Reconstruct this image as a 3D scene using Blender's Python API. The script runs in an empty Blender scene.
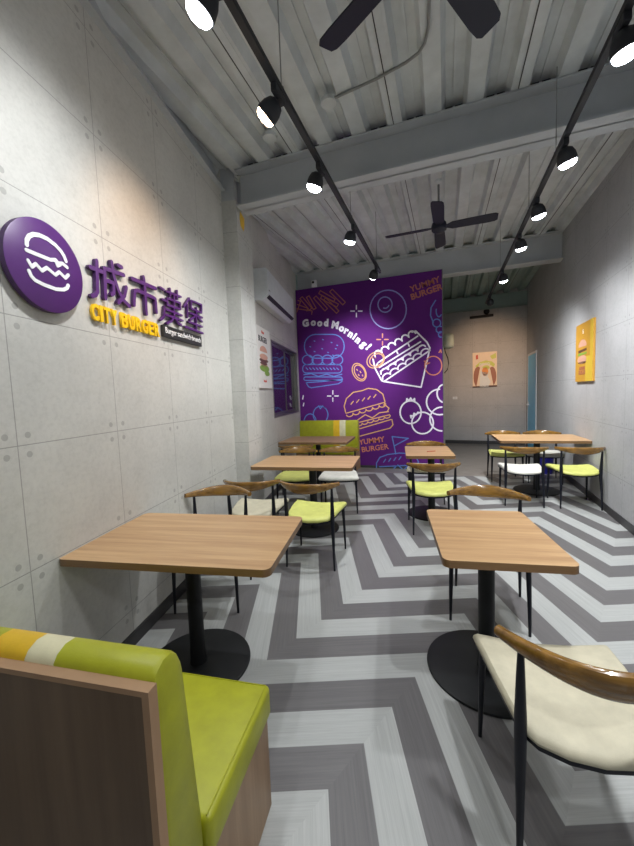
import bpy, bmesh, math, random
from math import sin, cos, pi, radians, sqrt, atan2, floor as fl
from mathutils import Vector, Matrix
random.seed(4)
SC = bpy.context.scene
COL = SC.collection

# ------------------------------------------------------------------ camera
CAM_H = 1.48; FPX = 360.0; PITCH = radians(4.48); ROLL = radians(-2.17); YAW = radians(19.67)
def cam_axes():
    cp, sp = cos(PITCH), sin(PITCH)
    fw = Vector((0, cp, -sp)); u = Vector((0, sp, cp)); x = Vector((1, 0, 0))
    c, s = cos(ROLL), sin(ROLL)
    r_ = x * c + u * s; u_ = x * -s + u * c
    Z = Matrix.Rotation(YAW, 3, 'Z')
    return Z @ r_, Z @ u_, Z @ fw
CR, CU, CF = cam_axes()
EYE = Vector((0, 0, CAM_H))
cd = bpy.data.cameras.new('camera'); cam = bpy.data.objects.new('camera', cd); COL.objects.link(cam)
cam.matrix_world = Matrix.Translation(EYE) @ Matrix((CR, CU, -CF)).transposed().to_4x4()
cd.sensor_fit = 'VERTICAL'; cd.sensor_height = 24; cd.lens = FPX / 846 * 24; cd.clip_start = .02
SC.camera = cam

# ------------------------------------------------------------------ node helpers
class N:
    def __init__(s, name):
        s.m = bpy.data.materials.new(name); s.m.use_nodes = True
        s.t = s.m.node_tree; s.b = s.t.nodes['Principled BSDF']
        s.co = s.t.nodes.new('ShaderNodeTexCoord')
    def new(s, t, **k):
        n = s.t.nodes.new(t)
        for a, v in k.items(): setattr(n, a, v)
        return n
    def ln(s, a, b):
        s.t.links.new(a, b)
    def put(s, sock, v):
        if hasattr(v, 'is_output') or isinstance(v, bpy.types.NodeSocket): s.ln(v, sock)
        else: sock.default_value = v
    def M(s, op, a, b=0.0, c=None):
        n = s.new('ShaderNodeMath', operation=op)
        s.put(n.inputs[0], a); s.put(n.inputs[1], b)
        if c is not None: s.put(n.inputs[2], c)
        return n.outputs[0]
    def xyz(s):
        n = s.new('ShaderNodeSeparateXYZ'); s.ln(s.co.outputs['Object'], n.inputs[0]); return n.outputs
    def comb(s, x, y, z=0.0):
        n = s.new('ShaderNodeCombineXYZ'); s.put(n.inputs[0], x); s.put(n.inputs[1], y); s.put(n.inputs[2], z); return n.outputs[0]
    def noise(s, vec=None, scale=5.0, detail=4.0, rough=.6):
        n = s.new('ShaderNodeTexNoise'); s.ln(vec if vec is not None else s.co.outputs['Object'], n.inputs['Vector'])
        n.inputs['Scale'].default_value = scale; n.inputs['Detail'].default_value = detail; n.inputs['Roughness'].default_value = rough
        return n.outputs[0]
    def ramp(s, f, stops):
        n = s.new('ShaderNodeValToRGB'); s.ln(f, n.inputs[0]); r = n.color_ramp
        while len(r.elements) < len(stops): r.elements.new(.5)
        for e, (p, c) in zip(r.elements, stops): e.position = p; e.color = (*c, 1)
        return n.outputs[0]
    def mix(s, f, a, b, mode='MIX'):
        n = s.new('ShaderNodeMix', data_type='RGBA', blend_type=mode)
        s.put(n.inputs[0], f)
        for i, v in ((6, a), (7, b)):
            if isinstance(v, tuple): n.inputs[i].default_value = (*v, 1)
            else: s.ln(v, n.inputs[i])
        return n.outputs[2]
    def bump(s, h, st=.3, d=.01):
        n = s.new('ShaderNodeBump'); n.inputs['Strength'].default_value = st; n.inputs['Distance'].default_value = d
        s.ln(h, n.inputs['Height']); s.ln(n.outputs[0], s.b.inputs['Normal'])
    def set(s, col=None, rough=.5, metal=0.0, **k):
        if col is not None: s.put(s.b.inputs['Base Color'], (*col, 1) if isinstance(col, tuple) else col)
        s.put(s.b.inputs['Roughness'], rough); s.put(s.b.inputs['Metallic'], metal)
        for a, v in k.items(): s.put(s.b.inputs[a.replace('_', ' ')], v)
        return s.m

def plain(name, col, rough=.5, metal=0.0, var=.06, scale=12.0, bump=0.0, **k):
    n = N(name); f = n.noise(scale=scale)
    a = tuple(c * (1 - var) for c in col); b = tuple(min(1, c * (1 + var)) for c in col)
    c = n.ramp(f, [(.3, a), (.7, b)])
    if bump: n.bump(n.noise(scale=scale * 12), bump, .003)
    return n.set(c, rough, metal, **k)

def panel_mat(name, ox, oz, pw, ph, base, dots=(.05, .042), r=.014, grain=1.0):
    n = N(name); X, Y, Z = n.xyz()
    u = n.M('PINGPONG', n.M('ADD', n.M('SUBTRACT', X, ox), 50 * pw * 2), pw / 2)
    u = n.M('PINGPONG', n.M('ADD', n.M('SUBTRACT', X, ox), pw * 60), pw / 2)
    v = n.M('PINGPONG', n.M('ADD', n.M('SUBTRACT', Z, oz), ph * 60), ph / 2)
    ju = n.M('LESS_THAN', u, .0022); jv = n.M('LESS_THAN', v, .0022)
    j = n.M('MAXIMUM', ju, jv)
    du = n.M('SUBTRACT', u, dots[0]); dv = n.M('SUBTRACT', v, dots[1])
    rr = n.M('SQRT', n.M('ADD', n.M('MULTIPLY', du, du), n.M('MULTIPLY', dv, dv)))
    d = n.M('LESS_THAN', rr, r)
    big = n.noise(scale=1.6, detail=5); fine = n.noise(scale=38, detail=5, rough=.7)
    mid = n.noise(scale=9, detail=6, rough=.75)
    c = n.ramp(big, [(.3, tuple(x * .88 for x in base)), (.7, tuple(min(1, x * 1.06) for x in base))])
    sp = n.ramp(fine, [(.30, (.86, .86, .86)), (.55, (1, 1, 1)), (.75, (1.0, 1.0, 1.0))])
    c = n.mix(.8 * grain, c, sp, 'MULTIPLY')
    sp2 = n.ramp(mid, [(.36, (.88, .88, .88)), (.5, (1, 1, 1))])
    c = n.mix(.55, c, sp2, 'MULTIPLY')
    c = n.mix(n.M('MULTIPLY', d, .55), c, tuple(x * .45 for x in base))
    c = n.mix(n.M('MULTIPLY', j, .65), c, tuple(x * .35 for x in base))
    h = n.M('SUBTRACT', n.M('MULTIPLY', fine, .25), n.M('MAXIMUM', j, d))
    n.bump(h, .35, .003)
    return n.set(c, .62)

def wood(name, dark, light, rough=.4, scale=1.0, axis='x', coat=0.0):
    n = N(name); X, Y, Z = n.xyz()
    if axis == 'x': v = n.comb(n.M('MULTIPLY', X, 1.2), n.M('MULTIPLY', Y, 22.0), n.M('MULTIPLY', Z, 22.0))
    elif axis == 'y': v = n.comb(n.M('MULTIPLY', X, 22.0), n.M('MULTIPLY', Y, 1.2), n.M('MULTIPLY', Z, 22.0))
    else: v = n.comb(n.M('MULTIPLY', X, 22.0), n.M('MULTIPLY', Y, 22.0), n.M('MULTIPLY', Z, 1.2))
    f = n.noise(v, scale=scale, detail=6, rough=.62)
    g = n.noise(v, scale=scale * 4.2, detail=3, rough=.7)
    c = n.ramp(f, [(.28, dark), (.5, tuple((a + b) / 2 for a, b in zip(dark, light))), (.7, light)])
    gg = n.ramp(g, [(.3, (.78, .76, .74)), (.55, (1, 1, 1))])
    c = n.mix(.5, c, gg, 'MULTIPLY')
    n.bump(g, .08, .002)
    return n.set(c, rough, 0.0, Coat_Weight=coat)

def floor_mat():
    n = N('chevron_vinyl'); X, Y, Z = n.xyz()
    q = n.M('SUBTRACT', n.M('MULTIPLY', X, .924), n.M('MULTIPLY', Y, .383))
    s = n.M('ADD', n.M('MULTIPLY', X, .383), n.M('MULTIPLY', Y, .924))
    per, half, mu, mv = 1.378, .694, .93, 1.073
    rise = mu * half; fall = mv * (per - half); drift = rise - fall
    t = n.M('ADD', q, 1.536)
    k = n.M('FLOOR', n.M('DIVIDE', t, per))
    r = n.M('SUBTRACT', t, n.M('MULTIPLY', k, per))
    isv = n.M('GREATER_THAN', r, half)
    gu = n.M('MULTIPLY', r, mu)
    gv = n.M('SUBTRACT', rise, n.M('MULTIPLY', n.M('SUBTRACT', r, half), mv))
    g = n.M('ADD', n.M('MULTIPLY', n.M('SUBTRACT', 1.0, isv), gu), n.M('MULTIPLY', isv, gv))
    g = n.M('ADD', g, n.M('MULTIPLY', k, drift))
    b = n.M('DIVIDE', n.M('SUBTRACT', n.M('SUBTRACT', s, g), 1.897), .2326)
    idx = n.M('FLOOR', b); fr = n.M('SUBTRACT', b, idx)
    even = n.M('LESS_THAN', n.M('SUBTRACT', n.M('DIVIDE', idx, 2.0), n.M('FLOOR', n.M('DIVIDE', idx, 2.0))), .25)
    U = n.M('ADD', n.M('MULTIPLY', X, .937), n.M('MULTIPLY', Y, .35))
    V = n.M('ADD', n.M('MULTIPLY', X, -.35), n.M('MULTIPLY', Y, .937))
    along = n.M('ADD', n.M('MULTIPLY', n.M('SUBTRACT', 1.0, isv), U), n.M('MULTIPLY', isv, V))
    across = n.M('ADD', n.M('MULTIPLY', n.M('SUBTRACT', 1.0, isv), V), n.M('MULTIPLY', isv, U))
    vec = n.comb(n.M('MULTIPLY', along, 1.3), n.M('MULTIPLY', across, 60.0), n.M('MULTIPLY', n.M('ADD', idx, n.M('MULTIPLY', k, 7.0)), 3.7))
    gr = n.noise(vec, scale=1.6, detail=5, rough=.7)
    gr2 = n.noise(vec, scale=5.0, detail=3, rough=.7)
    pv = n.new('ShaderNodeTexWhiteNoise', noise_dimensions='3D'); n.ln(n.comb(idx, k, isv), pv.inputs['Vector'])
    li = n.ramp(gr, [(.28, (.36, .372, .362)), (.7, (.46, .472, .46))])
    dk = n.ramp(gr, [(.28, (.112, .108, .110)), (.7, (.160, .154, .156))])
    c = n.mix(even, dk, li)
    c = n.mix(.35, c, n.ramp(gr2, [(.3, (.72, .72, .72)), (.6, (1, 1, 1))]), 'MULTIPLY')
    c = n.mix(.5, c, n.ramp(pv.outputs[0], [(0, (.82, .82, .82)), (1, (1, 1, 1))]), 'MULTIPLY')
    edge = n.M('LESS_THAN', fr, .012)
    c = n.mix(n.M('MULTIPLY', edge, .35), c, (.1, .1, .1))
    n.bump(gr2, .08, .002)
    rg = n.M('ADD', .30, n.M('MULTIPLY', gr, .2))
    return n.set(c, rg)

M = {}
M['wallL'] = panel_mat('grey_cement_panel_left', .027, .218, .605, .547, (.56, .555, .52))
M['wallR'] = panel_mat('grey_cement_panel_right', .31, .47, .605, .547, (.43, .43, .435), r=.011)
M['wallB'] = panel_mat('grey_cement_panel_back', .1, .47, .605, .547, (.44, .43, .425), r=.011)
M['column'] = panel_mat('grey_cement_column', .30, .45, .6, .547, (.55, .55, .52))
M['plaster'] = plain('grey_plaster', (.22, .22, .225), .8)
M['floor'] = floor_mat()
n_ = N('plain_grey_vinyl'); X_, Y_, Z_ = n_.xyz()
f_ = n_.noise(n_.comb(n_.M('MULTIPLY', X_, 2.0), n_.M('MULTIPLY', Y_, 12.0)), scale=2.0)
M['floor2'] = n_.set(n_.ramp(f_, [(.3, (.16, .145, .13)), (.7, (.23, .21, .19))]), .3)
M['base'] = plain('dark_baseboard', (.035, .034, .036), .45)
M['deck'] = plain('painted_steel_deck', (.57, .60, .61), .5, var=.12, scale=4)
M['deckG'] = plain('steel_deck_greenish', (.28, .37, .34), .55, var=.12, scale=4)  # greener and darker tone for the corridor bay
M['beam'] = plain('painted_steel_beam', (.44, .465, .49), .5, var=.06, scale=3)
M['beamG'] = plain('painted_steel_beam_green', (.25, .33, .31), .5, var=.06, scale=3)
M['roof'] = plain('dark_roof_void', (.05, .05, .055), .9)
M['black'] = plain('black_powder_coat', (.008, .008, .010), .5, Specular_IOR_Level=.3)
M['base_black'] = plain('black_table_base', (.009, .010, .011), .5, Specular_IOR_Level=.3)
M['navy'] = plain('blue_black_metal', (.005, .006, .012), .45, Specular_IOR_Level=.35)
M['fan'] = plain('fan_navy_black', (.007, .008, .022), .6)
M['track'] = plain('track_black', (.012, .013, .018), .6)
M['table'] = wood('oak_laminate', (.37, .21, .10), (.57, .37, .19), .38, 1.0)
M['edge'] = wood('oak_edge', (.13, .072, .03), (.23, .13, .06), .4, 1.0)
M['rail'] = wood('varnished_walnut', (.11, .052, .009), (.30, .155, .030), .25, 1.4, coat=.5)
M['booth_wood'] = wood('brown_laminate', (.22, .135, .075), (.36, .235, .135), .45, .7, 'z')
M['booth_dark'] = wood('dark_brown_laminate', (.10, .062, .035), (.165, .108, .065), .45, .5, 'z')
M['edge_band'] = plain('brown_edge_band', (.33, .20, .11), .5)
def fabric(name, col, rough=.55, b=.25):
    n = N(name); f = n.noise(scale=14, detail=5); g = n.noise(scale=260, detail=2)
    c = n.ramp(f, [(.3, tuple(x * .86 for x in col)), (.7, tuple(min(1, x * 1.06) for x in col))])
    n.bump(g, b, .002)
    return n.set(c, rough)
M['lime'] = fabric('lime_seat', (.60, .62, .17), .5)
M['cream'] = fabric('cream_seat', (.62, .57, .44), .6)
M['beige'] = fabric('beige_seat', (.54, .50, .37), .6)
M['white'] = fabric('white_seat', (.68, .67, .60), .55)
M['olive'] = fabric('green_vinyl', (.345, .355, .014), .42, .15)
M['yellow'] = fabric('yellow_vinyl', (.66, .41, .015), .4, .15)
M['pale'] = fabric('pale_vinyl', (.62, .58, .38), .4, .15)
M['purple'] = plain('sign_purple', (.085, .018, .150), .42)
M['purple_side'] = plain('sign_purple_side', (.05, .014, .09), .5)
M['sign_yellow'] = plain('sign_yellow', (.85, .53, .008), .4)
M['white_paint'] = plain('white_print', (.85, .85, .85), .5)
M['black_print'] = plain('black_print', (.02, .02, .02), .5)
M['mural'] = plain('mural_purple', (.100, .016, .165), .8, var=.05, scale=2, Specular_IOR_Level=.15)
M['m_white'] = plain('mural_white', (.80, .76, .86), .5)
M['m_blue'] = plain('mural_blue', (.10, .20, .55), .5)
M['m_orange'] = plain('mural_orange', (.60, .19, .11), .5)
M['m_brown'] = plain('mural_brown', (.42, .13, .08), .5)
M['m_yellow'] = plain('mural_yellow', (.66, .34, .14), .5)
M['m_lilac'] = plain('mural_lilac', (.24, .24, .60), .5)
M['ac'] = plain('white_plastic', (.62, .65, .67), .4)
M['ac_dark'] = plain('dark_slot', (.01, .01, .01), .6)
M['cream_plastic'] = plain('cream_plastic', (.60, .63, .50), .4)
M['alu'] = plain('grey_aluminium', (.20, .20, .19), .35, .6)
M['doorblue'] = plain('blue_door_paint', (.13, .58, .92), .35)
M['doorwhite'] = plain('white_door_frame', (.70, .72, .74), .45)
M['bin'] = plain('blue_plastic', (.02, .02, .30), .35)
M['steel'] = plain('zinc_conduit', (.28, .29, .29), .4, .6)
n_ = N('window_glass'); M['glass'] = n_.set((.02, .02, .022), .06, 0.0, Specular_IOR_Level=.9)
def emis(name, col, st):
    n = N(name); n.b.inputs['Emission Color'].default_value = (*col, 1); n.b.inputs['Emission Strength'].default_value = st
    return n.set((.8, .8, .8), .4)
M['lamp'] = emis('lamp_lens_cool', (.88, .95, 1), 22)
M['lampw'] = emis('lamp_lens_warm', (1, .72, .48), 14)

# ------------------------------------------------------------------ object helpers
def link(name, bm, mats, parent=None, smooth=False):
    me = bpy.data.meshes.new(name); bmesh.ops.recalc_face_normals(bm, faces=bm.faces[:]) ; bm.to_mesh(me); bm.free()
    for m in (mats if isinstance(mats, (list, tuple)) else [mats]): me.materials.append(m)
    if smooth:
        me.polygons.foreach_set('use_smooth', [True] * len(me.polygons))
        me.set_sharp_from_angle(angle=radians(38))
    o = bpy.data.objects.new(name, me); COL.objects.link(o)
    if parent is not None: o.parent = parent
    return o
def tag(o, label, cat, group=None):
    o['label'] = label; o['category'] = cat
    if group: o['group'] = group
    return o
def thing(name, label, cat, mat=None, loc=(0, 0, 0), rz=0.0, group=None):
    o = bpy.data.objects.new(name, None); COL.objects.link(o); o.empty_display_size = .1
    o.matrix_world = mat if mat is not None else Matrix.Translation(loc) @ Matrix.Rotation(rz, 4, 'Z')
    return tag(o, label, cat, group)
def struct(o, label=None):
    o['kind'] = 'structure'
    if label: o['label'] = label
    return o
def copy_tree(o, parent=None):
    c = o.copy(); COL.objects.link(c)
    if parent is not None: c.parent = parent
    for ch in [x for x in o.children]: copy_tree(ch, c)
    return c

def box(bm, lo, hi, mi=0, mtx=None, bev=0.0, seg=2):
    co = [(x, y, z) for x in (lo[0], hi[0]) for y in (lo[1], hi[1]) for z in (lo[2], hi[2])]
    t = bmesh.new() if bev else bm
    v = [t.verts.new(c) for c in co]
    fs = [t.faces.new([v[i] for i in f]) for f in ((0, 1, 3, 2), (4, 6, 7, 5), (0, 4, 5, 1), (2, 3, 7, 6), (0, 2, 6, 4), (1, 5, 7, 3))]
    if bev:
        bmesh.ops.bevel(t, geom=t.edges[:], offset=bev, segments=seg, profile=.5, affect='EDGES')
        v2 = {x: bm.verts.new(x.co) for x in t.verts}
        fs = [bm.faces.new([v2[x] for x in f.verts]) for f in t.faces]
        v = list(v2.values()); t.free()
    for f in fs: f.material_index = mi
    if mtx is not None:
        for x in v: x.co = mtx @ x.co
    return v
def ring(bm, c, ax, u, v, ru, rv, n):
    return [bm.verts.new(c + u * (ru * cos(2 * pi * i / n)) + v * (rv * sin(2 * pi * i / n))) for i in range(n)]
def tube(bm, pts, rads, n=12, mi=0, up=Vector((0, 0, 1)), cap=True, ell=None):
    pts = [Vector(p) for p in pts]
    if not isinstance(rads, (list, tuple)): rads = [rads] * len(pts)
    prev = None; rs = []
    for i, p in enumerate(pts):
        d = (pts[min(i + 1, len(pts) - 1)] - pts[max(i - 1, 0)]).normalized()
        uu = up if abs(d.dot(up)) < .95 else Vector((1, 0, 0))
        a = d.cross(uu).normalized(); b = a.cross(d).normalized()
        ru = rads[i]; rv = ell[i] if ell else ru
        rs.append(ring(bm, p, d, a, b, ru, rv, n))
    for a, b in zip(rs, rs[1:]):
        for i in range(n):
            f = bm.faces.new((a[i], a[(i + 1) % n], b[(i + 1) % n], b[i])); f.material_index = mi
    if cap:
        for r in (rs[0], rs[-1]): bm.faces.new(r).material_index = mi
def lathe(bm, prof, n=32, mi=0, mtx=None):
    rs = []
    for r, z in prof:
        vs = [bm.verts.new((max(r, 1e-4) * cos(2 * pi * i / n), max(r, 1e-4) * sin(2 * pi * i / n), z)) for i in range(n)]
        if mtx is not None:
            for x in vs: x.co = mtx @ x.co
        rs.append(vs)
    for a, b in zip(rs, rs[1:]):
        for i in range(n):
            f = bm.faces.new((a[i], a[(i + 1) % n], b[(i + 1) % n], b[i])); f.material_index = mi
    for r in (rs[0], rs[-1]): bm.faces.new(r).material_index = mi
def prism(bm, pts, z0, z1, mi=0):
    a = [bm.verts.new((x, y, z0)) for x, y in pts]; b = [bm.verts.new((x, y, z1)) for x, y in pts]
    n = len(pts)
    try:
        bm.faces.new(a).material_index = mi; bm.faces.new(b).material_index = mi
    except ValueError: pass
    for i in range(n): bm.faces.new((a[i], a[(i + 1) % n], b[(i + 1) % n], b[i])).material_index = mi
def capsule(bm, p, q, w, z0, z1, mi=0, n=7):
    p = Vector(p); q = Vector(q); d = q - p
    a = atan2(d.y, d.x) if d.length > 1e-6 else 0
    P = [(q.x + w * cos(a - pi / 2 + pi * i / n), q.y + w * sin(a - pi / 2 + pi * i / n)) for i in range(n + 1)]
    P += [(p.x + w * cos(a + pi / 2 + pi * i / n), p.y + w * sin(a + pi / 2 + pi * i / n)) for i in range(n + 1)]
    prism(bm, P, z0, z1, mi)
def stroke(bm, pts, w, z0, z1, mi=0, closed=False, n=5):
    pts = list(pts)
    if closed: pts.append(pts[0])
    for i, (a, b) in enumerate(zip(pts, pts[1:])): capsule(bm, a, b, w / 2, z0, z1 + 1.2e-4 * (i % 4), mi, n)
def ell(cx, cy, rx, ry, a0=0, a1=360, n=28, rot=0):
    out = []
    for i in range(n + 1):
        a = radians(a0 + (a1 - a0) * i / n); x = rx * cos(a); y = ry * sin(a); r = radians(rot)
        out.append((cx + x * cos(r) - y * sin(r), cy + x * sin(r) + y * cos(r)))
    return out
def text_mesh(name, body, size, mtx, mat, parent, extrude=.002, bold=0.0, align='LEFT', width=None, shear=0.0):
    cu = bpy.data.curves.new(name, 'FONT'); cu.body = body; cu.size = size; cu.extrude = extrude; cu.offset = bold
    cu.align_x = align; cu.shear = shear; cu.resolution_u = 3
    t = bpy.data.objects.new(name + '_src', cu); COL.objects.link(t)
    dg = bpy.context.evaluated_depsgraph_get(); dg.update()
    me = bpy.data.meshes.new_from_object(t.evaluated_get(dg)); bpy.data.objects.remove(t); bpy.data.curves.remove(cu)
    if width:
        xs = [v.co.x for v in me.vertices]; w = max(xs) - min(xs); x0 = min(xs)
        for v in me.vertices: v.co.x = (v.co.x - x0) * width / w
    me.transform(mtx)
    me.materials.clear(); me.materials.append(mat)
    o = bpy.data.objects.new(name, me); COL.objects.link(o); o.parent = parent
    return o
T3 = lambda x, y, z=0, rz=0: Matrix.Translation((x, y, z)) @ Matrix.Rotation(rz, 4, 'Z')

class Frame:                                  # an upright surface: local x = reading direction, y = height, z = out of the wall
    def __init__(s, x, y, dirx):
        s.o = Vector((x, y, 0)); s.x = Vector((dirx[0], dirx[1], 0)).normalized(); s.n = s.x.cross(Vector((0, 0, 1)))
    def mat(s, u=0, h=0, off=0):
        m = Matrix((s.x, Vector((0, 0, 1)), s.n)).transposed().to_4x4()
        return Matrix.Translation(s.o + s.x * u + s.n * off + Vector((0, 0, h))) @ m
    def un(s, px, py, off=0.0):               # where on this surface a point of the survey photo lies
        d = CR * ((px - 317) / FPX) + CU * ((423 - py) / FPX) + CF
        p0 = s.o + s.n * off
        t = s.n.dot(p0 - EYE) / s.n.dot(d); p = EYE + d * t - p0
        return (p.dot(s.x), p.z)
A_L = radians(11)
LW = Frame(-1.803, 1.559, (-sin(A_L), cos(A_L)))        # left wall
A_R = radians(1.95)
RW = Frame(1.73, 4.25, (-sin(A_R), -cos(A_R)))          # right wall
MW = Frame(0, 6.98, (1, 0))                             # mural wall
BW = Frame(0, 10.61, (1, -.125))                        # back wall

# ------------------------------------------------------------------ shell
def wall(name, fr, u0, u1, h, mat, thick=.15, z0=0.0, label=None):
    bm = bmesh.new(); box(bm, (u0, 0, z0), (u1, thick, h))
    o = link(name, bm, mat)
    m = Matrix((fr.x, -fr.n, Vector((0, 0, 1)))).transposed().to_4x4(); o.matrix_world = Matrix.Translation(fr.o) @ m
    return struct(o, label)
def wallbox_with_hole(name, fr, u0, u1, h, hole, mat, thick=.15, label=None):
    a, b, c, d = hole; bm = bmesh.new()
    for lo, hi in (((u0, 0), (a, h)), ((b, 0), (u1, h)), ((a, 0), (b, c)), ((a, d), (b, h))):
        box(bm, (lo[0], 0, lo[1]), (hi[0], thick, hi[1]))
    bmesh.ops.remove_doubles(bm, verts=bm.verts[:], dist=1e-5)
    o = link(name, bm, mat)
    m = Matrix((fr.x, -fr.n, Vector((0, 0, 1)))).transposed().to_4x4(); o.matrix_world = Matrix.Translation(fr.o) @ m
    return struct(o, label)
WIN = (3.47, 5.36, 1.145, 2.34)
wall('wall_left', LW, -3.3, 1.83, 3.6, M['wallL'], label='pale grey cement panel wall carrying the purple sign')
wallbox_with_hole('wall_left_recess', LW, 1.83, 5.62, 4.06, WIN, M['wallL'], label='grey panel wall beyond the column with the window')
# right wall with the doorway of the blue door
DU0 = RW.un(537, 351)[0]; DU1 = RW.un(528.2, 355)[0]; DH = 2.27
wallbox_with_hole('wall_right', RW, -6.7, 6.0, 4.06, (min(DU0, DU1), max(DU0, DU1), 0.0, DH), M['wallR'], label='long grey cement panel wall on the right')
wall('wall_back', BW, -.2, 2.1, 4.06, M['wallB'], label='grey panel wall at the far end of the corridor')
bm = bmesh.new(); box(bm, (-3.05, 6.98, 0), (-.03, 7.12, 3.524)); box(bm, (-.17, 7.12, 0), (-.03, 10.62, 3.524)); box(bm, (-.17, 7.22, 3.524), (-.03, 10.62, 4.06))
struct(link('wall_partition', bm, M['plaster']), 'grey partition behind the purple mural')
bm = bmesh.new(); box(bm, (-3.2, -1.8, -.1), (2.2, 6.56, 0)); struct(link('floor', bm, M['floor']), 'floor of light and dark grey planks in big chevrons')
bm = bmesh.new(); box(bm, (-3.2, 6.56, -.1), (2.2, 10.8, 0)); struct(link('floor_corridor', bm, M['floor2']), 'plain brown grey floor of the corridor')
# column: cement clad below, steel above
bm = bmesh.new(); cw = .155
box(bm, (1.825, -.155, 0), (2.29, .05, 3.5))
o = link('trim_1', bm, M['column']); o.matrix_world = Matrix.Translation(LW.o) @ Matrix((LW.x, -LW.n, Vector((0, 0, 1)))).transposed().to_4x4()
struct(o, 'grey cement clad column at the end of the sign wall')
bm = bmesh.new()
for a, b in (((1.83, -.14), (1.845, 0)), ((2.10, -.14), (2.115, 0)), ((1.845, -.075), (2.10, -.065))): box(bm, (a[0], a[1], 3.5), (b[0], b[1], 4.06))
o = link('trim_2', bm, M['beam']); o.matrix_world = Matrix.Translation(LW.o) @ Matrix((LW.x, -LW.n, Vector((0, 0, 1)))).transposed().to_4x4()
struct(o, 'short steel stub on top of the column')
# baseboards
def baseboard(name, fr, u0, u1, h=.085):
    bm = bmesh.new(); box(bm, (u0, 0, 0), (u1, h, .012)); o = link(name, bm, M['base']); o.matrix_world = fr.mat(); return struct(o)
baseboard('baseboard_left', LW, -3.2, 1.82); baseboard('baseboard_recess', LW, 2.30, 5.5)
baseboard('baseboard_right', RW, max(DU0, DU1) , 5.9) if False else None
bm = bmesh.new(); box(bm, (min(DU0, DU1) - 1.5, 0, 0), (min(DU0, DU1) - .06, .085, .012)); box(bm, (max(DU0, DU1) + .06, 0, 0), (5.9, .085, .012))
o = link('baseboard_right', bm, M['base']); o.matrix_world = RW.mat(); struct(o)
baseboard('baseboard_back', BW, 0, 1.93, .09); baseboard('baseboard_mural', MW, -2.85, -.03, .05)

# ------------------------------------------------------------------ ceiling deck and beams
ZD = 3.85
def zc(y): return 3.745 + .058 * max(0, y - 3.4) if y < 7.1 else 3.973 - .03 * (y - 7.1)
def deck(name, y0, y1, mat, x0=-3.275, x1=2.25):
    bm = bmesh.new(); P = .312; prof = []; x = x0 + .03
    m = (zc(y1 - .01) - zc(y0 + .01)) / (y1 - y0)
    ZB = zc(y0 + .01)
    while x < x1:
        prof += [(x, ZB), (x + .12, ZB), (x + .15, ZB + .075), (x + .282, ZB + .075)]; x += P
    a = [bm.verts.new((x, y0, z)) for x, z in prof]; b = [bm.verts.new((x, y1, z)) for x, z in prof]
    for i in range(len(prof) - 1): bm.faces.new((a[i], a[i + 1], b[i + 1], b[i]))
    k = 0; x = x0 + .03
    while x < x1:
        box(bm, (x + .208, y0, ZB + .064), (x + .224, y1, ZB + .078))
        if k % 3 == 0: box(bm, (x + .045, y0, ZB - .006), (x + .052, y1, ZB + .004), 1); box(bm, (x + .052, y0, ZB - .004), (x + .10, y1, ZB))
        x += P; k += 1
    for v in bm.verts: v.co.z += m * (v.co.y - y0)
    o = link(name, bm, [mat, M['base']]); return struct(o, 'corrugated painted steel ceiling')
deck('ceiling', -1.8, 3.40, M['deck']); deck('ceiling_middle', 3.42, 7.10, M['deck']); deck('ceiling_corridor', 7.12, 10.8, M['deckG'])
bm = bmesh.new(); box(bm, (-3.3, -1.9, 4.06), (2.3, 10.9, 4.14)); struct(link('ceiling_roof', bm, M['roof']), 'roof above the steel deck')
def ibeam(name, y, z0, z1, w, x0, x1, mat, label):
    bm = bmesh.new(); h = w / 2
    box(bm, (x0, y - h, z0), (x1, y + h, z0 + .016)); box(bm, (x0, y - h, z1 - .016), (x1, y + h, z1)); box(bm, (x0, y - .006, z0), (x1, y + .006, z1))
    struct(link(name, bm, mat), label)
ibeam('trim_3', 3.41, 3.39, 3.742, .22, -1.95, 1.80, M['beam'], 'grey steel beam nearest the viewer across the room')
ibeam('trim_4', 7.10, 3.525, 3.965, .22, -2.85, 1.84, M['beam'], 'grey steel beam above the purple mural')
bm = bmesh.new(); box(bm, (-.03, 10.33, 3.50), (1.96, 10.36, 3.845)); box(bm, (-.03, 10.28, 3.50), (1.96, 10.40, 3.512))
struct(link('trim_5', bm, M['beamG']), 'green grey steel beam at the far end of the corridor')
bm = bmesh.new(); box(bm, (-3.3, -.13, 3.6), (1.83, .0, 3.612)); box(bm, (-3.3, .02, 3.6), (1.83, .05, 3.86)); box(bm, (-3.3, 0, 3.59), (1.83, .15, 3.6))
bm.free(); bm = bmesh.new(); box(bm, (-3.3, -.05, 3.6), (1.83, .15, 3.614)); box(bm, (-3.3, .03, 3.614), (1.83, .05, 4.06))
o = link('trim_6', bm, M['beam']); o.matrix_world = Matrix.Translation(LW.o) @ Matrix((LW.x, -LW.n, Vector((0, 0, 1)))).transposed().to_4x4()
struct(o, 'steel edge beam along the top of the sign wall')

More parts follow.
